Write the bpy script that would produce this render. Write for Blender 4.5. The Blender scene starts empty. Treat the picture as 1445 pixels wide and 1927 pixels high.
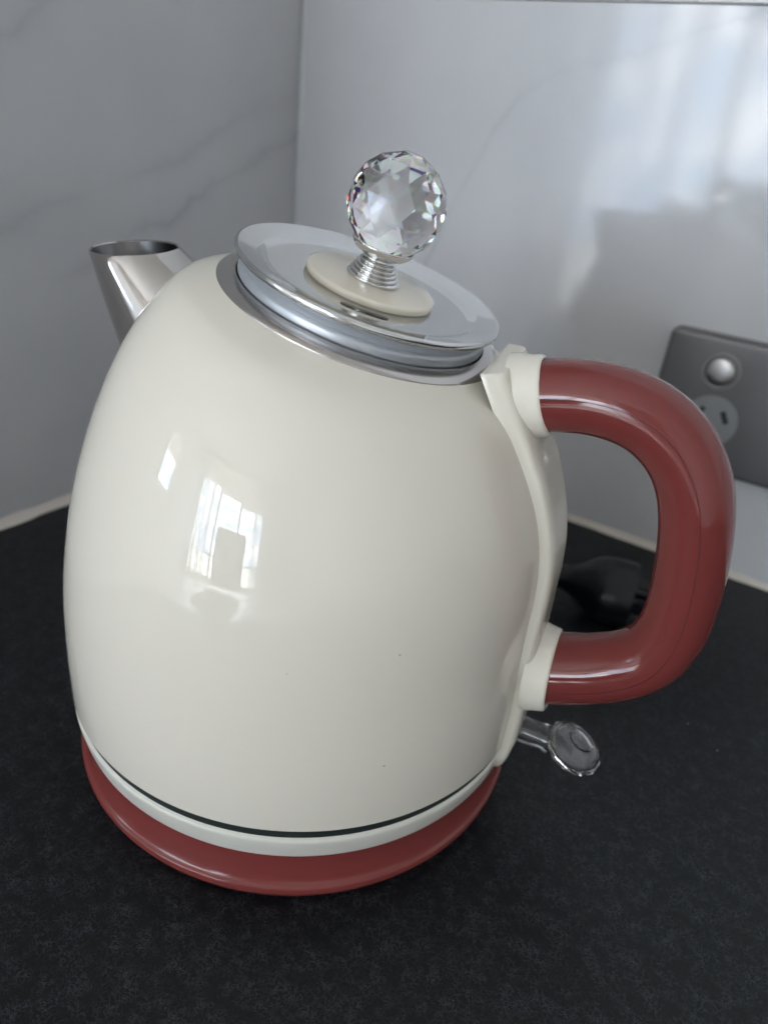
import bpy, bmesh, math, random
from mathutils import Vector, Matrix
random.seed(7)
PI = math.pi
sc = bpy.context.scene
C = sc.collection

# ------------------------------------------------------------------ camera
cam = bpy.data.cameras.new('camera'); cam_o = bpy.data.objects.new('camera', cam); C.objects.link(cam_o)
RT = Vector((0.99323806, -0.05007122, 0.10474269))
UP = Vector((-0.06848657, 0.47579758, 0.8768844))
FW = Vector((0.09374299, 0.87812843, -0.46915105))
m = Matrix((RT, UP, -FW)).transposed().to_4x4(); m.translation = Vector((0.00061282, -0.22566348, 0.21831559))
cam_o.matrix_world = m
cam.sensor_fit = 'HORIZONTAL'; cam.sensor_width = 36.0; cam.lens = 36.0*1351.07/1445.0
cam.clip_start = 0.01; cam.clip_end = 60
cam.dof.use_dof = True; cam.dof.focus_distance = 0.205; cam.dof.aperture_fstop = 12.5
sc.camera = cam_o
# ------------------------------------------------------------------ world / exposure
w = bpy.data.worlds.new('World'); sc.world = w; w.use_nodes = True
bgn = w.node_tree.nodes['Background']; bgn.inputs[0].default_value = (1.0, 0.965, 0.93, 1); bgn.inputs[1].default_value = 0.1
sc.view_settings.view_transform = 'Standard'; sc.view_settings.look = 'None'
sc.view_settings.exposure = 1.22; sc.view_settings.gamma = 1.0
WINDOW = 6.6          # brightness of the sky in the window

# ------------------------------------------------------------------ helpers
def mat(name, col=(.5, .5, .5), rough=.5, metal=0., **kw):
    M = bpy.data.materials.new(name); M.use_nodes = True
    b = M.node_tree.nodes['Principled BSDF']
    b.inputs['Base Color'].default_value = (*col, 1); b.inputs['Roughness'].default_value = rough
    b.inputs['Metallic'].default_value = metal
    for k, v in kw.items(): b.inputs[k.replace('_', ' ')].default_value = v
    return M, M.node_tree, b
def nd(nt, t, **kw):
    n = nt.nodes.new(t)
    for k, v in kw.items():
        if k in ('operation', 'data_type', 'blend_type', 'feature', 'distance', 'interpolation_type', 'noise_dimensions', 'voronoi_dimensions', 'clamp'): setattr(n, k, v)
        else: n.inputs[k.replace('_', ' ')].default_value = v
    return n
def ramp(nt, fac, stops):
    r = nt.nodes.new('ShaderNodeValToRGB'); nt.links.new(fac, r.inputs[0])
    while len(r.color_ramp.elements) < len(stops): r.color_ramp.elements.new(.5)
    for e, (p, c) in zip(r.color_ramp.elements, stops): e.position = p; e.color = (*c, 1) if len(c) == 3 else c
    return r.outputs[0]
def bump(nt, b, h, strength, dist, slot='Normal'):
    n = nt.nodes.new('ShaderNodeBump'); n.inputs['Strength'].default_value = strength; n.inputs['Distance'].default_value = dist
    nt.links.new(h, n.inputs['Height']); nt.links.new(n.outputs[0], b.inputs[slot]); return n

def link(name, me, m_, parent=None, mw=None, smooth=True, angle=35):
    if smooth:
        me.polygons.foreach_set('use_smooth', [True]*len(me.polygons))
        me.set_sharp_from_angle(angle=math.radians(angle))
    me.materials.append(m_)
    o = bpy.data.objects.new(name, me); C.objects.link(o)
    if parent is not None: o.parent = parent
    if mw is not None: o.matrix_local = mw
    return o
def pydata(name, V, Fc, m_, parent=None, mw=None, smooth=True, angle=35, recalc=True):
    me = bpy.data.meshes.new(name); me.from_pydata([tuple(v) for v in V], [], Fc)
    if recalc:
        bm = bmesh.new(); bm.from_mesh(me); bmesh.ops.remove_doubles(bm, verts=bm.verts, dist=1e-7)
        bmesh.ops.recalc_face_normals(bm, faces=bm.faces); bm.to_mesh(me); bm.free()
    me.update()
    return link(name, me, m_, parent, mw, smooth, angle)
def loft(rings, closed_u=True, caps=(True, True)):
    """rings: equal-length lists of points"""
    n = len(rings[0]); V = [p for r in rings for p in r]; Fc = []
    for i in range(len(rings)-1):
        for j in range(n if closed_u else n-1):
            k = (j+1) % n
            Fc.append((i*n+j, i*n+k, (i+1)*n+k, (i+1)*n+j))
    if caps[0]: Fc.append(tuple(range(n-1, -1, -1)))
    if caps[1]: Fc.append(tuple((len(rings)-1)*n+j for j in range(n)))
    return V, Fc
def lathe(prof, n=96, caps=(True, True)):
    rings = [[Vector((r*math.cos(2*PI*j/n), r*math.sin(2*PI*j/n), z)) for j in range(n)] for r, z in prof]
    return loft(rings, True, caps)
def spline(P, k=8):
    """Catmull-Rom through tuples"""
    P = [Vector(p) for p in P]; out = []
    for i in range(len(P)-1):
        a = P[i-1] if i else P[0]*2-P[1]; b, c = P[i], P[i+1]; d = P[i+2] if i+2 < len(P) else P[-1]*2-P[-2]
        for s in range(k):
            t = s/k
            out.append(.5*((2*b)+(c-a)*t+(2*a-5*b+4*c-d)*t*t+(3*b-a-3*c+d)*t**3))
    out.append(P[-1]); return out
def round_prof(P, k=6):
    return [(v[0], v[1]) for v in spline([(a, b, 0) for a, b in P], k)]
def box(x0, x1, y0, y1, z0, z1, bev=0., seg=2):
    bm = bmesh.new(); bmesh.ops.create_cube(bm, size=1)
    for v in bm.verts: v.co = Vector(((x0+x1)/2+v.co.x*(x1-x0), (y0+y1)/2+v.co.y*(y1-y0), (z0+z1)/2+v.co.z*(z1-z0)))
    if bev: bmesh.ops.bevel(bm, geom=bm.edges[:], offset=bev, segments=seg, affect='EDGES', profile=.5)
    return bm
def bmobj(name, bm, m_, parent=None, mw=None, smooth=True, angle=35):
    me = bpy.data.meshes.new(name); bmesh.ops.recalc_face_normals(bm, faces=bm.faces); bm.to_mesh(me); bm.free()
    return link(name, me, m_, parent, mw, smooth, angle)
def sweep(path, ra, rb, side, n=32, caps=(True, True)):
    """tube along path, radius ra in the plane, rb along the constant side vector; lists or numbers"""
    rings = []
    for i, p in enumerate(path):
        t = (path[min(i+1, len(path)-1)]-path[max(i-1, 0)]).normalized(); nrm = side.cross(t).normalized(); s = t.cross(nrm)
        A = ra[i] if isinstance(ra, list) else ra; B_ = rb[i] if isinstance(rb, list) else rb
        rings.append([p+nrm*A*math.cos(2*PI*j/n)+s*B_*math.sin(2*PI*j/n) for j in range(n)])
    return loft(rings, True, caps)
def empty(name, label=None, cat=None, mw=None):
    o = bpy.data.objects.new(name, None); C.objects.link(o); o.empty_display_size = .02
    if label: o['label'] = label
    if cat: o['category'] = cat
    if mw is not None: o.matrix_world = mw
    return o
def frame(o, zdir, xhint):
    z = Vector(zdir).normalized(); x = (Vector(xhint)-z*Vector(xhint).dot(z)).normalized(); y = z.cross(x)
    M = Matrix((x, y, z)).transposed().to_4x4(); M.translation = Vector(o); return M
def ease(t): t = max(0, min(1, t)); return t*t*(3-2*t)

# ------------------------------------------------------------------ materials
def m_tile():
    M, nt, b = mat('polished_marble_tile', (.5, .5, .51), .1)
    tc = nd(nt, 'ShaderNodeTexCoord'); L = nt.links
    n1 = nd(nt, 'ShaderNodeTexNoise', Scale=7., Detail=6., Roughness=.6); L.new(tc.outputs['Object'], n1.inputs['Vector'])
    base = ramp(nt, n1.outputs[0], [(.3, (.52, .525, .54)), (.7, (.59, .592, .60))])
    def vein(stops, wid, depth, seed, prev, lo, hi):
        sp = nd(nt, 'ShaderNodeSeparateXYZ'); L.new(tc.outputs['Object'], sp.inputs[0])
        fc = nt.nodes.new('ShaderNodeFloatCurve'); cv = fc.mapping.curves[0]
        mr = nd(nt, 'ShaderNodeMapRange'); mr.inputs['From Min'].default_value = lo; mr.inputs['From Max'].default_value = hi
        L.new(sp.outputs['X'], mr.inputs['Value']); L.new(mr.outputs[0], fc.inputs['Value'])
        pts = [((x-lo)/(hi-lo), z/.4) for x, z in stops]
        cv.points[0].location = pts[0]; cv.points[1].location = pts[-1]
        for p in pts[1:-1]: cv.points.new(*p)
        fc.mapping.update()
        nz = nd(nt, 'ShaderNodeTexNoise', Scale=22., Detail=5., Roughness=.65)
        mp = nd(nt, 'ShaderNodeMapping', Location=(seed, seed*2, 0)); L.new(tc.outputs['Object'], mp.inputs[0]); L.new(mp.outputs[0], nz.inputs['Vector'])
        a = nd(nt, 'ShaderNodeMath', operation='MULTIPLY_ADD'); L.new(fc.outputs[0], a.inputs[0]); a.inputs[1].default_value = .4
        k = nd(nt, 'ShaderNodeMath', operation='MULTIPLY_ADD'); L.new(nz.outputs[0], k.inputs[0]); k.inputs[1].default_value = .03; k.inputs[2].default_value = -.015
        L.new(k.outputs[0], a.inputs[2])
        d = nd(nt, 'ShaderNodeMath', operation='SUBTRACT'); L.new(sp.outputs['Z'], d.inputs[0]); L.new(a.outputs[0], d.inputs[1])
        ab = nd(nt, 'ShaderNodeMath', operation='ABSOLUTE'); L.new(d.outputs[0], ab.inputs[0])
        wn = nd(nt, 'ShaderNodeTexNoise', Scale=30., Detail=3.); L.new(mp.outputs[0], wn.inputs['Vector'])
        ww = nd(nt, 'ShaderNodeMath', operation='MULTIPLY'); L.new(wn.outputs[0], ww.inputs[0]); ww.inputs[1].default_value = wid*2
        dv = nd(nt, 'ShaderNodeMath', operation='DIVIDE'); L.new(ab.outputs[0], dv.inputs[0]); L.new(ww.outputs[0], dv.inputs[1])
        ex = nd(nt, 'ShaderNodeMath', operation='MULTIPLY'); L.new(dv.outputs[0], ex.inputs[0]); ex.inputs[1].default_value = -1.
        e2 = nd(nt, 'ShaderNodeMath', operation='EXPONENT'); L.new(ex.outputs[0], e2.inputs[0])
        pn = nd(nt, 'ShaderNodeTexNoise', Scale=9., Detail=2.); L.new(mp.outputs[0], pn.inputs['Vector'])
        pr = nd(nt, 'ShaderNodeMapRange'); pr.inputs['From Min'].default_value = .35; pr.inputs['From Max'].default_value = .6; L.new(pn.outputs[0], pr.inputs['Value'])
        f = nd(nt, 'ShaderNodeMath', operation='MULTIPLY'); L.new(e2.outputs[0], f.inputs[0]); L.new(pr.outputs[0], f.inputs[1])
        f2 = nd(nt, 'ShaderNodeMath', operation='MULTIPLY'); L.new(f.outputs[0], f2.inputs[0]); f2.inputs[1].default_value = depth
        mx = nd(nt, 'ShaderNodeMix', data_type='RGBA'); L.new(f2.outputs[0], mx.inputs[0]); L.new(prev, mx.inputs[6]); mx.inputs[7].default_value = (.15, .165, .20, 1)
        return mx.outputs[2]
    M['v'] = 1
    return M, nt, b, base, vein, tc
def tile_finish(M, nt, b, col, tc):
    b.inputs['IOR'].default_value = 1.42
    L = nt.links; L.new(col, b.inputs['Base Color'])
    n = nd(nt, 'ShaderNodeTexNoise', Scale=9., Detail=2.); L.new(tc.outputs['Object'], n.inputs['Vector'])
    bump(nt, b, n.outputs[0], .25, .002)
    n2 = nd(nt, 'ShaderNodeTexNoise', Scale=14., Detail=5.); L.new(tc.outputs['Object'], n2.inputs['Vector'])
    r = nd(nt, 'ShaderNodeMapRange'); r.inputs['To Min'].default_value = .05; r.inputs['To Max'].default_value = .11; L.new(n2.outputs[0], r.inputs['Value']); L.new(r.outputs[0], b.inputs['Roughness'])
    return M
a_ = m_tile(); col = a_[4]([(.0, .06), (.09, .11), (.133, .198), (.148, .228), (.162, .243), (.179, .254), (.23, .27), (.5, .38)], .003, .36, 3.1, a_[3], 0, .5)
TILE_BACK = tile_finish(a_[0], a_[1], a_[2], col, a_[5])
b_ = m_tile(); col = b_[4]([(0, .206), (.045, .191), (.083, .172), (.127, .155), (.183, .135), (.5, .05)], .0035, .30, 1.3, b_[3], 0, .5)
col = b_[4]([(0, .235), (.06, .215), (.13, .185), (.5, .1)], .005, .18, 7.7, col, 0, .5)
col = b_[4]([(0, .40), (.121, .30), (.214, .235), (.5, .12)], .004, .22, 11.7, col, 0, .5)
TILE_LEFT = tile_finish(b_[0], b_[1], b_[2], col, b_[5])

def m_counter():
    M, nt, b = mat('black_mottled_counter', (.02, .023, .026), .5, IOR=1.38); L = nt.links
    tc = nd(nt, 'ShaderNodeTexCoord')
    nz = nd(nt, 'ShaderNodeTexNoise', Scale=260., Detail=4., Roughness=.6); L.new(tc.outputs['Object'], nz.inputs['Vector'])
    mv = nd(nt, 'ShaderNodeMix', data_type='VECTOR'); mv.inputs[0].default_value = .012; L.new(tc.outputs['Object'], mv.inputs[4]); L.new(nz.outputs['Color'], mv.inputs[5])
    v = nd(nt, 'ShaderNodeTexVoronoi', feature='DISTANCE_TO_EDGE', Scale=420.); L.new(mv.outputs[1], v.inputs['Vector'])
    e = nd(nt, 'ShaderNodeMapRange'); e.inputs['From Min'].default_value = 0.; e.inputs['From Max'].default_value = .16; e.inputs['To Min'].default_value = 1.; e.inputs['To Max'].default_value = 0.; L.new(v.outputs[0], e.inputs['Value'])
    n2 = nd(nt, 'ShaderNodeTexNoise', Scale=170., Detail=5., Roughness=.6); L.new(tc.outputs['Object'], n2.inputs['Vector'])
    r2 = nd(nt, 'ShaderNodeMapRange'); r2.inputs['From Min'].default_value = .25; r2.inputs['From Max'].default_value = .65; L.new(n2.outputs[0], r2.inputs['Value'])
    f = nd(nt, 'ShaderNodeMath', operation='MULTIPLY'); L.new(e.outputs[0], f.inputs[0]); L.new(r2.outputs[0], f.inputs[1])
    cr = ramp(nt, f.outputs[0], [(0, (.001, .0016, .0025)), (.3, (.004, .0056, .0078)), (1, (.044, .053, .062))])
    dv = nd(nt, 'ShaderNodeTexVoronoi', Scale=70.); L.new(tc.outputs['Object'], dv.inputs['Vector'])
    dl = nd(nt, 'ShaderNodeMath', operation='LESS_THAN'); L.new(dv.outputs['Distance'], dl.inputs[0]); dl.inputs[1].default_value = .026
    ds = nd(nt, 'ShaderNodeSeparateColor'); L.new(dv.outputs['Color'], ds.inputs[0])
    dg = nd(nt, 'ShaderNodeMath', operation='GREATER_THAN'); L.new(ds.outputs[0], dg.inputs[0]); dg.inputs[1].default_value = .93
    dm = nd(nt, 'ShaderNodeMath', operation='MULTIPLY'); L.new(dl.outputs[0], dm.inputs[0]); L.new(dg.outputs[0], dm.inputs[1])
    dx = nd(nt, 'ShaderNodeMix', data_type='RGBA'); L.new(dm.outputs[0], dx.inputs[0]); L.new(cr, dx.inputs[6]); dx.inputs[7].default_value = (.35, .34, .33, 1)
    L.new(dx.outputs[2], b.inputs['Base Color'])
    rr = nd(nt, 'ShaderNodeMapRange'); rr.inputs['To Min'].default_value = .36; rr.inputs['To Max'].default_value = .55; L.new(n2.outputs[0], rr.inputs['Value']); L.new(rr.outputs[0], b.inputs['Roughness'])
    bump(nt, b, nz.outputs[0], .35, .0004)
    return M
COUNTER = m_counter()

def m_enamel(name, col, rough=.07, specks=True, coat=.5, smudge=.028):
    M, nt, b = mat(name, col, rough); L = nt.links
    b.inputs['IOR'].default_value = 1.49; b.inputs['Coat Weight'].default_value = coat; b.inputs['Coat Roughness'].default_value = .02
    tc = nd(nt, 'ShaderNodeTexCoord')
    n = nd(nt, 'ShaderNodeTexNoise', Scale=55., Detail=2.); L.new(tc.outputs['Object'], n.inputs['Vector'])
    bump(nt, b, n.outputs[0], .06, .0006)
    sm_ = nd(nt, 'ShaderNodeTexNoise', Scale=26., Detail=7., Roughness=.7, Distortion=.6); L.new(tc.outputs['Object'], sm_.inputs['Vector'])
    sr = nd(nt, 'ShaderNodeMapRange'); sr.inputs['From Min'].default_value = .42; sr.inputs['From Max'].default_value = .75; sr.inputs['To Min'].default_value = rough; sr.inputs['To Max'].default_value = rough+smudge
    L.new(sm_.outputs[0], sr.inputs['Value']); L.new(sr.outputs[0], b.inputs['Roughness'])
    if specks:
        v = nd(nt, 'ShaderNodeTexVoronoi', Scale=85.); L.new(tc.outputs['Object'], v.inputs['Vector'])
        a = nd(nt, 'ShaderNodeMath', operation='LESS_THAN'); L.new(v.outputs['Distance'], a.inputs[0]); a.inputs[1].default_value = .034
        s = nd(nt, 'ShaderNodeSeparateColor'); L.new(v.outputs['Color'], s.inputs[0])
        g = nd(nt, 'ShaderNodeMath', operation='GREATER_THAN'); L.new(s.outputs[0], g.inputs[0]); g.inputs[1].default_value = .80
        f = nd(nt, 'ShaderNodeMath', operation='MULTIPLY'); L.new(a.outputs[0], f.inputs[0]); L.new(g.outputs[0], f.inputs[1])
        f2 = nd(nt, 'ShaderNodeMath', operation='MULTIPLY'); L.new(f.outputs[0], f2.inputs[0]); f2.inputs[1].default_value = .55
        mx = nd(nt, 'ShaderNodeMix', data_type='RGBA'); L.new(f2.outputs[0], mx.inputs[0]); mx.inputs[6].default_value = (*col, 1); mx.inputs[7].default_value = (.25, .2, .15, 1)
        L.new(mx.outputs[2], b.inputs['Base Color'])
    return M
CREAM = m_enamel('cream_enamel', (.72, .68, .59), .018, True, .0)
CREAM_PL = m_enamel('cream_plastic', (.73, .695, .60), .10, False, .0)
CREAM_BAND = m_enamel('cream_band_plastic', (.70, .69, .62), .3, False, .1)
CREAM_DISC = m_enamel('cream_lid_disc_plastic', (.76, .705, .59), .12, False, .3)
RED = m_enamel('brick_red_gloss_plastic', (.158, .032, .029), .06, False, .0)
RED_BASE = m_enamel('brick_red_base_plastic', (.195, .041, .037), .14, True, .0)
DARKRED, _, _ = mat('dark_seam', (.05, .008, .008), .5)
def m_steel(name, col, rough, streak=0., var=.04):
    M, nt, b = mat(name, col, rough, 1.); L = nt.links
    tc = nd(nt, 'ShaderNodeTexCoord')
    n = nd(nt, 'ShaderNodeTexNoise', Scale=120., Detail=4.); L.new(tc.outputs['Object'], n.inputs['Vector'])
    r = nd(nt, 'ShaderNodeMapRange'); r.inputs['To Min'].default_value = max(0, rough-var); r.inputs['To Max'].default_value = rough+var; L.new(n.outputs[0], r.inputs['Value']); L.new(r.outputs[0], b.inputs['Roughness'])
    if streak: bump(nt, b, n.outputs[0], streak, .0003)
    return M
STEEL = m_steel('polished_steel', (.46, .44, .425), .10, .05)
STEEL_LID = m_steel('lid_steel', (.60, .61, .615), .085, .02, .02)
STEEL_SIDE = mat('lid_seal_satin', (.43, .455, .485), .32, .5)[0]
STEEL_RIM = m_steel('rim_steel', (.50, .475, .46), .24, .015)
CHROME = m_steel('chrome', (.66, .66, .655), .03, 0., .01)
GROOVE, _, _ = mat('dark_green_grey_groove', (.02, .028, .026), .35)
RUBBER, _, _ = mat('black_rubber', (.006, .007, .009), .45)
BLACKPL, _, _ = mat('black_plug_plastic', (.004, .0048, .007), .3, IOR=1.4)
SEAL, _, _ = mat('pale_sealant', (.62, .57, .51), .5)
SEAL2, _, _ = mat('white_tile_edge', (.55, .57, .58), .4)
PAINT, _, _ = mat('white_painted_wall', (.74, .74, .74), .55)
INSIDE, _, _ = mat('spout_inside_steel', (.18, .18, .18), .3, 1.)
def m_plate():
    M, nt, b = mat('dark_brushed_plate', (.155, .155, .158), .38, .55); L = nt.links
    tc = nd(nt, 'ShaderNodeTexCoord'); n = nd(nt, 'ShaderNodeTexNoise', Scale=60., Detail=4.)
    mp = nd(nt, 'ShaderNodeMapping', Scale=(1, 1, 18)); L.new(tc.outputs['Object'], mp.inputs[0]); L.new(mp.outputs[0], n.inputs['Vector'])
    bump(nt, b, n.outputs[0], .15, .0003); return M
PLATE = m_plate()
SOCKET, _, _ = mat('grey_socket_plastic', (.24, .25, .26), .4)
SLOT, _, _ = mat('socket_slot_dark', (.02, .022, .02), .6)
PLASTIC_BTN = m_steel('grey_button_metal', (.50, .50, .50), .34)
def m_glass(name, iors, rough=0., tint=(1, 1, 1)):
    """clear glass with dispersion: three channels refracted at their own index"""
    M = bpy.data.materials.new(name); M.use_nodes = True; nt = M.node_tree; nt.nodes.clear()
    out = nt.nodes.new('ShaderNodeOutputMaterial'); prev = None
    for ior, c in zip(iors, ((tint[0], 0, 0), (0, tint[1], 0), (0, 0, tint[2]))):
        g = nt.nodes.new('ShaderNodeBsdfGlass'); g.inputs['Color'].default_value = (*c, 1); g.inputs['IOR'].default_value = ior; g.inputs['Roughness'].default_value = rough
        if prev is None: prev = g.outputs[0]
        else:
            a = nt.nodes.new('ShaderNodeAddShader'); nt.links.new(prev, a.inputs[0]); nt.links.new(g.outputs[0], a.inputs[1]); prev = a.outputs[0]
    nt.links.new(prev, out.inputs['Surface']); return M
CRYSTAL = m_glass('lead_crystal', (1.50, 1.545, 1.60))
_nt = CRYSTAL.node_tree; _o = [n for n in _nt.nodes if n.type == 'OUTPUT_MATERIAL'][0]; _d = _o.inputs['Surface'].links[0].from_socket
_g = _nt.nodes.new('ShaderNodeBsdfGlass'); _g.inputs['Roughness'].default_value = 0.; _g.inputs['IOR'].default_value = 1.545; _g.inputs['Color'].default_value = (1, 1, 1, 1)
_m = _nt.nodes.new('ShaderNodeMixShader'); _m.inputs[0].default_value = .10; _nt.links.new(_g.outputs[0], _m.inputs[1]); _nt.links.new(_d, _m.inputs[2]); _nt.links.new(_m.outputs[0], _o.inputs['Surface'])
ACRYLIC, _, _ = mat('clear_acrylic', (.97, .97, .98), .02, 0., IOR=1.49, Transmission_Weight=1.)

# ------------------------------------------------------------------ setting
K = Vector((-.02848, .33623, 0)); AZ = -.62668
W1 = Vector((math.cos(AZ), math.sin(AZ), 0)); W2 = Vector((math.sin(AZ), -math.cos(AZ), 0))     # along the back wall / out into the room
MW = Matrix((W1, -W2, Vector((0, 0, 1)))).transposed().to_4x4(); MW.translation = K             # x along back wall, y into the wall
ML = Matrix((W2, W1, Vector((0, 0, 1)))).transposed().to_4x4(); ML.translation = K              # x out into room along left wall, y into room
def setting(name, bm, m_, mw=None, smooth=False):
    o = bmobj(name, bm, m_, None, mw, smooth); o['kind'] = 'structure'; return o
D = .62
setting('countertop', box(0, 2.4, -D, 0, -.034, 0, .002), COUNTER, MW)
wb = setting('wall_back', box(0, 2.4, 0, .01, 0.0005, .2876), TILE_BACK, MW)
wl = setting('wall_left', box(0.0, .475, -.012, -.0005, .0005, .75), TILE_LEFT, ML)
setting('wall_upper', box(0, 2.4, .0, .03, .2886, 2.09), PAINT, MW)
# thin dark gap between tile top and wall is left open; a backing closes it
setting('wall_backing', box(-.3, 2.6, .0305, .05  , -.9, 2.1), PAINT, MW)
def bead(name, a, b, r, m_, parent, corner):
    """quarter-round sealant between a and b"""
    a, b = Vector(a), Vector(b); c1, c2 = Vector(corner[0]), Vector(corner[1])
    prof = [c1*0, c1*r]+[c1*r*math.cos(t)+c2*r*math.sin(t) for t in [.3, .6, .9, 1.2]]+[c2*r]
    prof = [c1*0-(c1+c2)*.0003, c1*r]+[(c1+c2)*r-(c1*math.sin(t)+c2*math.cos(t))*r*.8+0*c1 for t in (.3, .7, 1.1)][::-1][::-1]+[c2*r]
    rings = []
    for i in range(61):
        q = a.lerp(b, i/60); s = 1+.12*math.sin(i*1.7)+.08*random.uniform(-1, 1); rings.append([q+p*s for p in prof])
    V, Fc = loft(rings); return pydata(name, V, Fc, m_, parent, None, True, 60)
bead('sealant', (0.0, -.0003, .0003), (2.2, -.0003, .0003), .0036, SEAL, wb, ((0, -1, 0), (0, 0, 1)))
bead('sealant', (0.0, .0003, .0003), (.47, .0003, .0003), .0042, SEAL, wl, ((0, 1, 0), (0, 0, 1)))
bead('corner_joint', (.0003, -.0003, .004), (.0003, -.0003, .2870), .0026, SEAL2, wb, ((1, 0, 0), (0, -1, 0)))

# the room behind the photographer, as far as the kettle mirrors it
FL, _, fb = mat('pale_floor', (.74, .72, .69), .10, IOR=1.8); 
setting('floor', box(-1.7, 2.6, -5.4, -.0, -.94, -.90), FL, MW)
CEIL, _, _ = mat('ceiling_paint', (.73, .70, .66), .8)
setting('ceiling', box(-1.7, 2.6, -5.4, .06, 2.1, 2.15), CEIL, MW)
WALLM, _, _ = mat('room_wall_paint', (.65, .62, .58), .7)
# far wall with the window opening
fx0, fx1, fz0, fz1 = -1.50, 1.12, -.86, 2.0
FY = -5.0
def wallbox(x0, x1, z0, z1): return box(x0, x1, FY-.08, FY, z0, z1)
bm = wallbox(-1.7, fx0, -.9, 2.1)
for a in ((fx1, 2.6, -.9, 2.1), (fx0, fx1, fz1, 2.1), (fx0, fx1, -.9, fz0)):
    b2 = wallbox(*a); me = bpy.data.meshes.new('t'); b2.to_mesh(me); b2.free(); bm.from_mesh(me); bpy.data.meshes.remove(me)
setting('wall_far', bm, WALLM, MW)
setting('wall_right', box(2.45, 2.6, -5.0, .0, -.9, 2.1), WALLM, MW)
setting('wall_side', box(-1.75, -1.63, -5.0, .0, -.9, 2.1), WALLM, MW)
setting('wall_left_upper', box(-1.63, -.013, -.45, -.3, -.9, 2.1), WALLM, MW)
def m_sky():
    M = bpy.data.materials.new('window_daylight'); M.use_nodes = True; nt = M.node_tree; nt.nodes.clear(); L = nt.links
    out = nt.nodes.new('ShaderNodeOutputMaterial'); em = nt.nodes.new('ShaderNodeEmission'); L.new(em.outputs[0], out.inputs[0])
    tc = nd(nt, 'ShaderNodeTexCoord'); mp = nd(nt, 'ShaderNodeMapping', Scale=(1, 1, 2.2)); L.new(tc.outputs['Object'], mp.inputs[0])
    n = nd(nt, 'ShaderNodeTexNoise', Scale=1.6, Detail=6., Roughness=.6); L.new(mp.outputs[0], n.inputs['Vector'])
    c = ramp(nt, n.outputs[0], [(.38, (.30, .46, .70)), (.5, (.62, .72, .84)), (.60, (1.1, 1.12, 1.15))])
    sp = nd(nt, 'ShaderNodeSeparateXYZ'); L.new(tc.outputs['Object'], sp.inputs[0])
    r = nd(nt, 'ShaderNodeMapRange', interpolation_type='SMOOTHSTEP'); r.inputs['From Min'].default_value = -.42; r.inputs['From Max'].default_value = -.3; L.new(sp.outputs['Z'], r.inputs['Value'])
    mx = nd(nt, 'ShaderNodeMix', data_type='RGBA'); L.new(r.outputs[0], mx.inputs[0]); mx.inputs[6].default_value = (.72, .73, .70, 1); L.new(c, mx.inputs[7])
    L.new(mx.outputs[2], em.inputs[0]); em.inputs[1].default_value = WINDOW; return M
SKYM = m_sky()
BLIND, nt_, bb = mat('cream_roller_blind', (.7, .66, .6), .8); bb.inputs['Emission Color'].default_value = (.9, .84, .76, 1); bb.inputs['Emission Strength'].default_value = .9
SHEER = bpy.data.materials.new('sheer_curtain'); SHEER.use_nodes = True; snt = SHEER.node_tree; snt.nodes.clear()
so = snt.nodes.new('ShaderNodeOutputMaterial'); st = snt.nodes.new('ShaderNodeBsdfTranslucent'); st.inputs[0].default_value = (.85, .87, .9, 1)
stt = snt.nodes.new('ShaderNodeBsdfTransparent'); sm = snt.nodes.new('ShaderNodeMixShader'); sm.inputs[0].default_value = .55
_tc = snt.nodes.new('ShaderNodeTexCoord'); _mp = snt.nodes.new('ShaderNodeMapping'); _mp.inputs['Scale'].default_value = (11, 0, .25); _nz = snt.nodes.new('ShaderNodeTexNoise'); _nz.inputs['Scale'].default_value = 1.4; _nz.inputs['Detail'].default_value = 3
_mr = snt.nodes.new('ShaderNodeMapRange'); _mr.inputs['From Min'].default_value = .44; _mr.inputs['From Max'].default_value = .56; _mr.inputs['To Min'].default_value = .25; _mr.inputs['To Max'].default_value = 1.
snt.links.new(_tc.outputs['Object'], _mp.inputs[0]); snt.links.new(_mp.outputs[0], _nz.inputs['Vector']); snt.links.new(_nz.outputs[0], _mr.inputs['Value']); snt.links.new(_mr.outputs[0], sm.inputs[0])
snt.links.new(stt.outputs[0], sm.inputs[1]); snt.links.new(st.outputs[0], sm.inputs[2]); snt.links.new(sm.outputs[0], so.inputs[0])
FRAME, _, _ = mat('window_frame_grey', (.25, .25, .26), .5)
win = empty('window', 'tall bright window with sky, mirrored at the left of the kettle body', 'window', MW @ Matrix.Translation((0, FY, 0)))
npan = 3; pw = (fx1-fx0)/npan
for i in range(npan):
    x0, x1 = fx0+i*pw, fx0+(i+1)*pw
    bmobj('pane', box(x0+.03, x1-.03, -.05, -.045, fz0+.04, fz1-.04), SKYM, win, None, False)
for i in range(npan+1):
    x = fx0+i*pw; bmobj('mullion', box(x-.03, x+.03, -.06, -.01, fz0, fz1), FRAME, win, None, False)
bmobj('frame', box(fx0, fx1, -.06, -.012, fz0, fz0+.04), FRAME, win, None, False)
bmobj('frame', box(fx0, fx1, -.06, -.012, fz1-.04, fz1), FRAME, win, None, False)
bmobj('frame', box(fx0, fx1, -.06, -.014, -.36, -.32), FRAME, win, None, False)
for i in range(npan):
    x0 = fx0+i*pw; bmobj('blind', box(x0+.035, x0+pw-.035, -.042, -.038, 1.22-.14*i, fz1-.04), BLIND, win, None, False)
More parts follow.
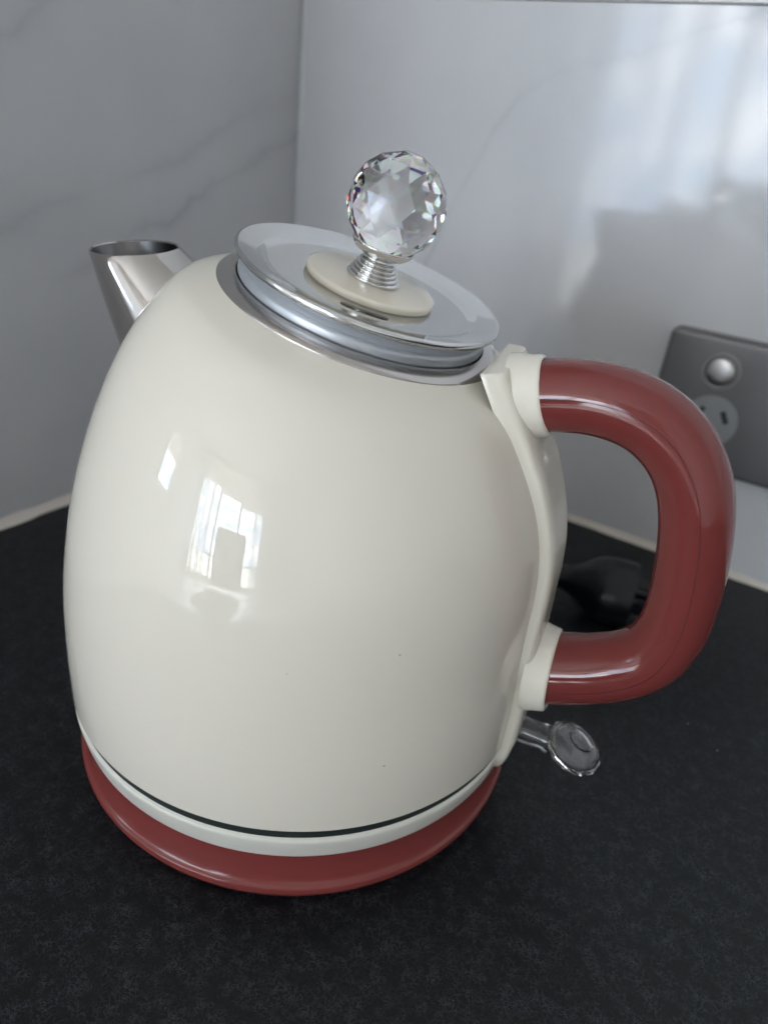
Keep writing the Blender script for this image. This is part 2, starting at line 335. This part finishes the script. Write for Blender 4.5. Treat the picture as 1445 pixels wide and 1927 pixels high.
def curtain(x0, x1, label):
    N = 120; V = []; Fc = []
    for i in range(N+1):
        x = x0+(x1-x0)*i/N; y = .10+.03*math.sin(i*.9)+.012*math.sin(i*2.3+1)
        V += [(x, y, -.88), (x, y, 2.05)]
    Fc = [(2*i, 2*i+2, 2*i+3, 2*i+1) for i in range(N)]
    o = pydata('curtain', V, Fc, SHEER, None, MW @ Matrix.Translation((0, FY, 0)), True, 60, False)
    o['label'] = label; o['category'] = 'curtain'
curtain(-1.6, -.82, 'white sheer curtain at the left side of the mirrored window')
curtain(.78, 1.26, 'white sheer curtain at the right side of the mirrored window')
sw = empty('window', 'small high window left of the big one, mirrored in the kettle body', 'window', MW @ Matrix.Translation((-1.6, -2.55, 0)))
bmobj('pane', box(-.02, -.01, -.28, .28, .25, 1.0), SKYM, sw, None, False)
bmobj('frame', box(-.03, .0, -.31, -.28, .22, 1.03), FRAME, sw, None, False); bmobj('frame', box(-.03, .0, .28, .31, .22, 1.03), FRAME, sw, None, False)
bmobj('blind', box(-.008, -.004, -.28, .28, .65, 1.0), BLIND, sw, None, False)
# office chair standing before the window
CH, _, _ = mat('dark_chair_fabric', (.03, .03, .032), .8)
ch = empty('office_chair', 'dark swivel office chair standing before the window mirrored in the kettle', 'office chair', MW @ Matrix.Translation((.16, -2.25, -.9)) @ Matrix.Rotation(.35, 4, 'Z'))
bmobj('backrest', box(-.24, .24, -.05, .05, .60, 1.10, .049, 6), CH, ch)
bmobj('seat', box(-.26, .26, -.04, .46, .44, .53, .04, 4), CH, ch)
V, Fc = lathe([(.02, .08), (.02, .44)], 16); pydata('gas_lift', V, Fc, CH, ch, Matrix.Translation((0, .2, 0)))
for k in range(5):
    a = k*2*PI/5+.3; dr = Vector((math.cos(a), math.sin(a), 0))
    V, Fc = sweep([Vector((0, .2, .11)), Vector((0, .2, .095))+dr*.15, Vector((0, .2, .07))+dr*.3], [.02, .018, .014], [.02, .018, .014], Vector((0, 0, 1)), 10)
    leg = pydata('leg', V, Fc, CH, ch); bmobj('castor', box(dr.x*.3-.02, dr.x*.3+.02, .2+dr.y*.3-.02, .2+dr.y*.3+.02, 0, .05, .012, 2), CH, leg)

# ------------------------------------------------------------------ double socket on the back wall
PX, PZ = .3345, .1005; PWd, PHt = .1155, .0765
sk = empty('power_outlet', 'dark grey double power point with round buttons on the tiled wall behind the handle', 'power outlet', MW @ Matrix.Translation((PX, 0, PZ)))
bm = box(-PWd/2, PWd/2, -.0085, -.0003, -PHt/2, PHt/2)
ed = [e for e in bm.edges if abs(e.verts[0].co.y-e.verts[1].co.y) > .004]
bmesh.ops.bevel(bm, geom=ed, offset=.0045, segments=5, affect='EDGES', profile=.5)
ed = [e for e in bm.edges if all(v.co.y < -.008 for v in e.verts)]
bmesh.ops.bevel(bm, geom=ed, offset=.003, segments=4, affect='EDGES', profile=.5)
bmobj('plate', bm, PLATE, sk, None, True, 50)
RX = Matrix.Rotation(PI/2, 4, 'X')      # lathe z -> -y (out of the wall)
for gx in (-.0235, .0245):
    V, Fc = lathe([(.0102, .0086), (.0102, .0096), (.0094, .0100), (.0084, .0097), (.0082, .0088)], 48, (False, False))
    pydata('switch_ring', V, Fc, SOCKET, sk, Matrix.Translation((gx-.0025, 0, .0200)) @ RX)
    V, Fc = lathe([(.0074, .0087), (.0074, .0108), (.0071, .0114), (.0060, .0119), (.0035, .0121), (.0001, .0122)], 48, (False, False))
    pydata('switch_button', V, Fc, PLASTIC_BTN, sk, Matrix.Translation((gx-.0025, 0, .0200)) @ RX)
    V, Fc = lathe([(.0148, .0086), (.0148, .0091), (.0144, .0094), (.0142, .0094), (.0141, .0092), (.0001, .0092)], 64, (False, False))
    face = pydata('socket_face', V, Fc, SOCKET, sk, Matrix.Translation((gx, 0, -.0085)) @ RX)
    for sx, sz, rz in ((-.0068, .0040, -.52), (.0068, .0040, .52), (0, -.0068, 0)):
        mm = Matrix.Translation((sx, sz, .0092)) @ Matrix.Rotation(rz, 4, 'Z')
        bmobj('pin_slot', box(-.0015, .0015, -.0037, .0037, -.0003, .0001), SLOT, face, mm, False)

# ------------------------------------------------------------------ power base with cord and plug
PH = -.464
MK = Matrix.Rotation(PH, 4, 'Z')
base = empty('power_stand', 'round brick red power stand on the counter under the kettle', 'power stand', MK)
V, Fc = lathe(round_prof([(.070, .0), (.0805, .0005), (.0832, .0028), (.0845, .0056)], 4)+round_prof([(.0845, .0056), (.0842, .0074), (.0832, .0083), (.0822, .0105), (.0812, .0150), (.0808, .0195)], 4)+[(.079, .0205), (.02, .0205)], 160)
pydata('base_disc', V, Fc, RED_BASE, base)
# plug lying behind, on its side (world coordinates via inverse of base rotation)
inv = MK.inverted()
PA = Vector((.1290, .0935, .0172)); PD = Vector((.917, -.40, .0)).normalized()      # axis of the plug, towards the pins
PMt = inv @ frame(PA, PD, (0, 0, 1))
V, Fc = lathe([(.0001, -.0), (.0062, -.0), (.0066, .007), (.0080, .011), (.0108, .0155), (.0145, .0205), (.0164, .0245), (.0170, .0275), (.0174, .031), (.0174, .0405), (.0166, .0420), (.0001, .0422)], 48, (False, False))
plug = pydata('plug', V, Fc, BLACKPL, base, PMt)
for k in range(5):
    zz = -.022+k*.0046
    V, Fc = lathe([(.0045, zz), (.0072-.0002*(5-k), zz+.0004), (.0072-.0002*(5-k), zz+.0024), (.0045, zz+.003)], 24)
    pydata('strain_relief', V, Fc, RUBBER, plug)
for ax, ay, rz in ((.0055, .0068, .52), (.0055, -.0068, -.52), (-.0068, 0, 0)):
    mm = Matrix.Translation((ax, ay, 0)) @ Matrix.Rotation(rz, 4, 'Z')
    bmobj('pin_sleeve', box(-.0033, .0033, -.0011, .0011, .0422, .0500, .0003, 1), BLACKPL, plug, mm)
    bmobj('pin', box(-.0031, .0031, -.0008, .0008, .0500, .0605, .0003, 1), STEEL, plug, mm)
q = PA-PD*.022
cpath = spline([q+PD*.024, q, q-PD*.02+Vector((0, 0, -.003)), Vector((.085, .150, .008)), Vector((.04, .158, .0045)), Vector((.0, .135, .0045)), Vector((-.01, .1, .006)), Vector((-.005, .07, .008))], 10)
V, Fc = sweep(cpath, .0036, .0036, Vector((0, 0, 1)), 16); pydata('cord', [inv @ v for v in V], Fc, RUBBER, base)

# ------------------------------------------------------------------ kettle (local x = towards the handle)
ket = empty('kettle', 'cream enamelled kettle with brick red handle and crystal ball on its steel lid', 'kettle', MK)
TH = .25; D0, Z0 = .0139, .1790; Z2, RTOP = .1692, .0432; RB_, ZB_ = .08516, .0358
NL = Vector((math.sin(TH), 0, math.cos(TH)))
DT = D0-(Z0-Z2)*math.tan(TH)
XS = [0, .12, .25, .4, .55, .68, .80, .90, .96, 1.0]
RS = [.08516, .0852, .0846, .0830, .0801, .0758, .0697, .0617, .0540, RTOP]
def crm(xs, ys, x):
    n = len(xs)
    for i in range(n-1):
        if x <= xs[i+1] or i == n-2: break
    h = xs[i+1]-xs[i]; t = (x-xs[i])/h
    def sl(k):
        if k == 0: return (ys[1]-ys[0])/(xs[1]-xs[0])
        if k == n-1: return (ys[-1]-ys[-2])/(xs[-1]-xs[-2])
        return (ys[k+1]-ys[k-1])/(xs[k+1]-xs[k-1])
    a, b_2 = sl(i)*h, sl(i+1)*h
    return (2*t**3-3*t*t+1)*ys[i]+(t**3-2*t*t+t)*a+(-2*t**3+3*t*t)*ys[i+1]+(t**3-t*t)*b_2
def body_frame(t):
    wv = ease((t-.25)/.75); th = TH*wv
    c = Vector((DT*wv, 0, ZB_+(Z2-ZB_)*t)); return c, Vector((math.cos(th), 0, -math.sin(th))), Vector((0, 1, 0)), crm(XS, RS, t)
NT = 90
ts = [1-(1-i/NT)**1.5 for i in range(NT+1)]
def brings(off=0., m_=192):
    out = []
    for t in ts:
        c, a, b2, R = body_frame(t); out.append([c+a*(R+off)*math.cos(2*PI*j/m_)+b2*(R+off)*math.sin(2*PI*j/m_) for j in range(m_)])
    return out
rg = brings()
c0 = [[Vector((p.x*.985, p.y*.985, p.z-.0006)) for p in rg[0]], [Vector((p.x*.996, p.y*.996, p.z-.0004)) for p in rg[0]]]
V, Fc = loft(c0+rg, True, (True, False)); pydata('body', V, Fc, CREAM, ket, None, True, 40)
V, Fc = lathe([(.0828, .0312), (.0840, .0316), (.0840, .0352), (.0828, .0357)], 160); pydata('seam_ring', V, Fc, GROOVE, ket)
V, Fc = lathe([(.078, .0209)]+round_prof([(.0815, .0210), (.0830, .0218), (.0838, .0245), (.0846, .0285), (.0847, .0305), (.0838, .0314)], 4)+[(.078, .0316)], 160); pydata('bottom_band', V, Fc, CREAM_BAND, ket)

# steel rim round the opening, lid
def LM(s=0): return frame(Vector((D0, 0, Z0))+NL*s, NL, (1, 0, 0))
V, Fc = lathe([(.0426, -.0120)]+round_prof([(.0439, -.0108), (.0438, -.0101), (.0426, -.0092), (.0408, -.0085), (.0392, -.0082), (.0387, -.0084), (.0386, -.0094)], 5)+[(.0384, -.016)], 160, (False, False))
pydata('rim', V, Fc, STEEL_RIM, ket, LM(), True, 60)
lid = empty('lid', None, None); lid.parent = ket; lid.matrix_local = LM()
V, Fc = lathe([(.0368, -.016), (.0372, -.0090)]+round_prof([(.0379, -.0088), (.0384, -.0078), (.0383, -.0062), (.0378, -.0054), (.0374, -.0051)], 5)+round_prof([(.0374, -.0051), (.0378, -.0044), (.0383, -.0034), (.0390, -.0026)], 5)+[(.0390, -.0022)], 160, (False, False))
pydata('lid_side', V, Fc, STEEL_SIDE, lid, None, True, 60)
V, Fc = lathe([(.037, -.0022), (.0400, -.0022)]+round_prof([(.0404, -.0019), (.0408, -.0011), (.0406, -.0003), (.0400, .0), (.0393, -.00012)], 6)+[(.0380, -.0005), (.0345, -.0012)]+round_prof([(.0335, -.0014), (.0322, -.0020), (.0310, -.0024), (.030, -.0025)], 4)+[(.015, -.0026), (.0001, -.0026)], 192, (False, False))
pydata('lid_plate', V, Fc, STEEL_LID, lid, None, True, 75)
V, Fc = lathe([(.0192, -.0026), (.0198, -.0022), (.0199, -.0010), (.0197, -.0005), (.0190, -.0002), (.0001, -.0002)], 128, (False, False))
pydata('lid_disc', V, Fc, CREAM_DISC, lid, None, True, 60)
def arcmesh(name, hw, z, m_, par):
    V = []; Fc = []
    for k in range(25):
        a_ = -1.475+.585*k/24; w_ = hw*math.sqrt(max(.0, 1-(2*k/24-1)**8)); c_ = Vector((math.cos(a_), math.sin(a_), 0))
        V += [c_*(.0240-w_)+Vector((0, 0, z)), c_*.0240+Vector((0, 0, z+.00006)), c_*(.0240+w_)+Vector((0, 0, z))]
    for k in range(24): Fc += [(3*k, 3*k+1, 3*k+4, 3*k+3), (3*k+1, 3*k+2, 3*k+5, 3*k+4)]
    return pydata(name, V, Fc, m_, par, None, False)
ARCM = mat('dark_arc_metal', (.10, .11, .11), .12, .8)[0]
arc_ = arcmesh('dark_lid_arc', .00135, -.00244, ARCM, lid)  # thin dark arc laid on the lid plate, just outside the cream disc
prof = [(.0001, -.0001), (.0078, -.0001)]
r0, s0, r1, s1 = .0079, .0001, .0048, .0059; NR = 5
for k in range(NR):
    ra = r0+(r1-r0)*k/NR; sa = s0+(s1-s0)*k/NR; sb = s0+(s1-s0)*(k+1)/NR
    for q in range(7):
        a = q/6; prof.append((ra-(r0-r1)/NR*a+.0006*math.sin(PI*a)-.0001, sa+(sb-sa)*a))
prof += [(.0046, .0061), (.0045, .0065), (.0048, .0069)]+round_prof([(.0054, .0071), (.0072, .0076), (.0086, .0087), (.0093, .0098), (.0094, .0103), (.0091, .0105)], 4)+[(.0086, .0100), (.006, .0080), (.004, .0072), (.0001, .0069)]
V, Fc = lathe(prof, 96, (False, False)); stem = pydata('knob_stem', V, Fc, CHROME, lid, None, True, 50)
# faceted crystal ball: convex hull of staggered rings (kept clear of the cup)
BR = .0142
bm = bmesh.new()
for k, (lat, n, ph) in enumerate([(-78, 6, 0), (-54, 9, .5), (-31, 12, 0), (-10, 12, .5), (12, 12, 0), (33, 12, .5), (55, 9, 0), (78, 6, .5)]):
    la = math.radians(lat)
    for j in range(n):
        a = 2*PI*(j+ph)/n+.2; bm.verts.new((BR*math.cos(la)*math.cos(a), BR*math.cos(la)*math.sin(a), BR*math.sin(la)))
bmesh.ops.convex_hull(bm, input=bm.verts[:])
bmobj('crystal_ball', bm, CRYSTAL, lid, Matrix.Translation((0, 0, .0213)), False)

# spout: tapered tube, rim cut nearly level
def ell_ring(c, ta, hl, hw, n=72, off=0., lat=0.):
    u = Vector((math.cos(ta), 0, math.sin(ta)))
    return [c+u*(hl+off)*math.cos(2*PI*j/n)+Vector((0, 1, lat))*(hw+off)*math.sin(2*PI*j/n) for j in range(n)]
top_c, bot_c = Vector((-.0740, 0, .1740)), Vector((-.0490, 0, .1408))
def srange(f, off): return ell_ring(bot_c.lerp(top_c, f), .79*(1-f)+.08*f, .0262*(1-f)+.0157*f, .0200*(1-f)+.0135*f, 72, off, .09*f)
rings = [srange(i/14, 0) for i in range(15)]
lip = [srange(1, -.0004)]; lip[0] = [p+Vector((0, 0, .0004)) for p in lip[0]]
inner = [srange(i/14, -.0009) for i in range(14, -1, -1)]
V, Fc = loft(rings+lip+inner[:1], True, (False, False)); pydata('spout', V, Fc, STEEL, ket, None, True, 50)
V, Fc = loft(inner, True, (False, False)); pydata('spout_lining', V, Fc, INSIDE, ket, None, True, 50)

# handle strap: follows the body down the handle side
def strap_point(t):
    c, a, b2, R = body_frame(t); p = c+a*R
    c1, a1, _, R1 = body_frame(min(1, t+.01)); c2, a2, _, R2 = body_frame(max(0, t-.01))
    tg = ((c1+a1*R1)-(c2+a2*R2)).normalized(); n = Vector((tg.z, 0, -tg.x)); return p, n, R
W_ = .0130
def section(p, n, R, H, hw):
    """flat-backed channel section, sides meeting the curved body"""
    out = []
    def q(wd, h):
        drop = R-math.sqrt(max(R*R-wd*wd, 0)); return p+n*(h-drop)+Vector((0, wd, 0))
    def qa(wd, h): return p+n*h+Vector((0, wd, 0))
    out.append(q(-hw-.0002, -.002))
    out += [q(-hw-.0002, .0), qa(-hw+.0002, H*.35), qa(-hw+.0008, H*.66), qa(-hw+.0019, H*.88), qa(-hw+.0034, H*.98), qa(-hw+.0060, H*1.02), qa(-hw*.2, H*1.04)]
    out += [Vector((v.x, -v.y, v.z)) for v in out[::-1]]
    return out
secs = []
N = 70
OUTER = [(.0611, .1640), (.0648, .1572), (.0690, .1502), (.0733, .1430), (.0776, .1355), (.0812, .1262), (.0838, .1160), (.0855, .1040)]
def outer_u(z):
    for (u0, z0), (u1, z1) in zip(OUTER, OUTER[1:]):
        if z >= z1: return u0+(u1-u0)*(z0-z)/(z0-z1)
    return 0
def solve_h(p, n):
    h = 0
    while h < .009:
        q_ = p+n*h
        if q_.x >= outer_u(q_.z): return h
        h += .0001
    return h
def strap_sec(t):
    if t < 0:
        p = Vector((RB_-.0003+t*.012, 0, ZB_+(Z2-ZB_)*t)); n = Vector((1, 0, 0)); R = RB_
    else: p, n, R = strap_point(t)
    e = min(1, (t+.13)/.13); hw = W_*math.sqrt(max(.02, 1-(1-min(1, e*1.15))**2.4))
    H = .0024*(1-(1-e)**2.2)+.0005; hw += .0012*ease((t-.7)/.2)
    if t > .5:
        n = (n*(1-.8*ease((t-.5)/.4))+Vector((.80, 0, .60))*.8*ease((t-.5)/.4)).normalized()
        H += (max(H, solve_h(p, n))-H)*ease((t-.5)/.12)
    return section(p, n, R, H, hw)
for i in range(N+1): secs.append(strap_sec(-.13+(.91+.13)*i/N))
last = secs[-1]
fr_ = [0, 0, .35, .68, .90, 1.0, 1.0, 1.0]; fr_ = fr_+fr_[::-1]
def ztop(v): return .1640+.10*v.y+.10*(v.x-.057)
goal = []
for a, f in zip(last, fr_):
    v = Vector((.0545+.0064*f, a.y, 0)); v.z = ztop(v); goal.append(v)
for q in [k/12 for k in range(1, 12)]+[.96]: secs.append([a.lerp(g, q) for a, g in zip(last, goal)])
cen = sum(goal, Vector())/len(goal)
up_ = Vector((0, 0, 1))
secs.append([g+(cen-g)*.015-up_*.00025 for g in goal]); secs.append([g+(cen-g)*.05-up_*.00005 for g in goal]); secs.append([g+(cen-g)*.12 for g in goal])
V, Fc = loft(secs, True, (True, True)); strap = pydata('handle_strap', V, Fc, CREAM_PL, ket, None, True, 60)

# grip
path = spline([(.0675, 0, .1541), (.0720, 0, .1563), (.0824, 0, .1583), (.0919, 0, .1582), (.0998, 0, .1563), (.1066, 0, .1524), (.1121, 0, .1470), (.1163, 0, .1402), (.1193, 0, .1321), (.1214, 0, .1232), (.1228, 0, .1140), (.1237, 0, .1045), (.1235, 0, .0937), (.1206, 0, .0837), (.1148, 0, .0765), (.1065, 0, .0711), (.0985, 0, .0675), (.0934, 0, .0655), (.0895, 0, .0642)], 5)
n_ = len(path)
def rr(i, a, b2, c2): f = i/(n_-1); return a+(b2-a)*ease(f*1.6) if f < .62 else b2+(c2-b2)*ease((f-.62)/.38)
RA = [rr(i, .0105, .0100, .0122) for i in range(n_)]; RBq = [rr(i, .0105, .0110, .0126) for i in range(n_)]
V, Fc = sweep(path, RA, RBq, Vector((0, 1, 0)), 64); grip = pydata('handle_grip', V, Fc, RED, ket, None, True, 50)
# mould seam along both flanks, a hair proud
for sd in (-1, 1):
    sp_ = []
    for i in range(2, n_-3):
        t = (path[i+1]-path[i-1]).normalized(); nrm = Vector((0, 1, 0)).cross(t).normalized()
        a = -.14; sp_.append(path[i]+nrm*RA[i]*-math.sin(a)*-1+Vector((0, sd, 0))*RBq[i]*math.cos(a)*1.0)
    V, Fc = sweep(sp_, .0001, .0001, Vector((0, 1, 0)), 6); pydata('grip_seam', V, Fc, DARKRED, grip)
# collars
def collar(name, c, ax, prof, sy=1.08):
    M4 = frame(c, ax, (0, 1, 0)) @ Matrix.Diagonal((sy, 1, 1, 1)); V, Fc = lathe(prof, 80); return pydata(name, V, Fc, CREAM_PL, ket, M4, True, 45)
collar('collar', (.0711, 0, .1560), (.93, 0, .33), [(.0134, -.0085), (.0131, -.0058), (.0125, -.0040), (.0121, -.0022), (.0119, -.0006)]+[(.0117, .0), (.0114, .0006), (.0109, .0008), (.0104, .0003)], .93)
collar('collar', (.0928, 0, .0643), (.996, 0, .085), [(.0158, -.0072), (.0154, -.0052), (.0148, -.0030), (.0144, -.0010)]+[(.0142, .0), (.0138, .0006), (.0132, .0008), (.0126, .0003)], 1.0)

# clear switch lever under the handle
sax = Vector((1, 0, -.02)).normalized()
MS = frame((.0862, 0, .0353), sax, (0, 1, 0))
V, Fc = lathe([(.0048, -.002), (.0047, .0105), (.0050, .0112), (.0050, .0125)], 32); sw_ = pydata('switch_lever', V, Fc, ACRYLIC, ket, MS, True, 40)
HEADM = MS.inverted() @ frame((.1068, 0, .0352), (.36, 0, .93), (1, 0, 0))
prof = round_prof([(.0001, -.0050), (.0050, -.0047), (.0088, -.0030), (.0106, -.0004)], 4)+round_prof([(.0106, -.0004), (.0103, .0010), (.0086, .0030), (.0062, .0042)], 4)+[(.0046, .0046), (.0044, .0052), (.0036, .0053), (.0001, .0049)]
V, Fc = lathe([(.0001, -.0052), (.0046, -.0050), (.0086, -.0032), (.0107, -.0004), (.0102, .0012), (.0084, .0032), (.0048, .0047), (.0046, .0053), (.0037, .0054), (.0001, .0051)], 12, (False, False))
V2, F2 = lathe([(r*.80, z*.66) for r, z in prof], 20, (False, False)); k0 = len(V)
V = V+V2; Fc = Fc+[tuple(k0+i for i in f[::-1]) for f in F2]
pydata('lever_head', V, Fc, ACRYLIC, sw_, HEADM, True, 24, False)
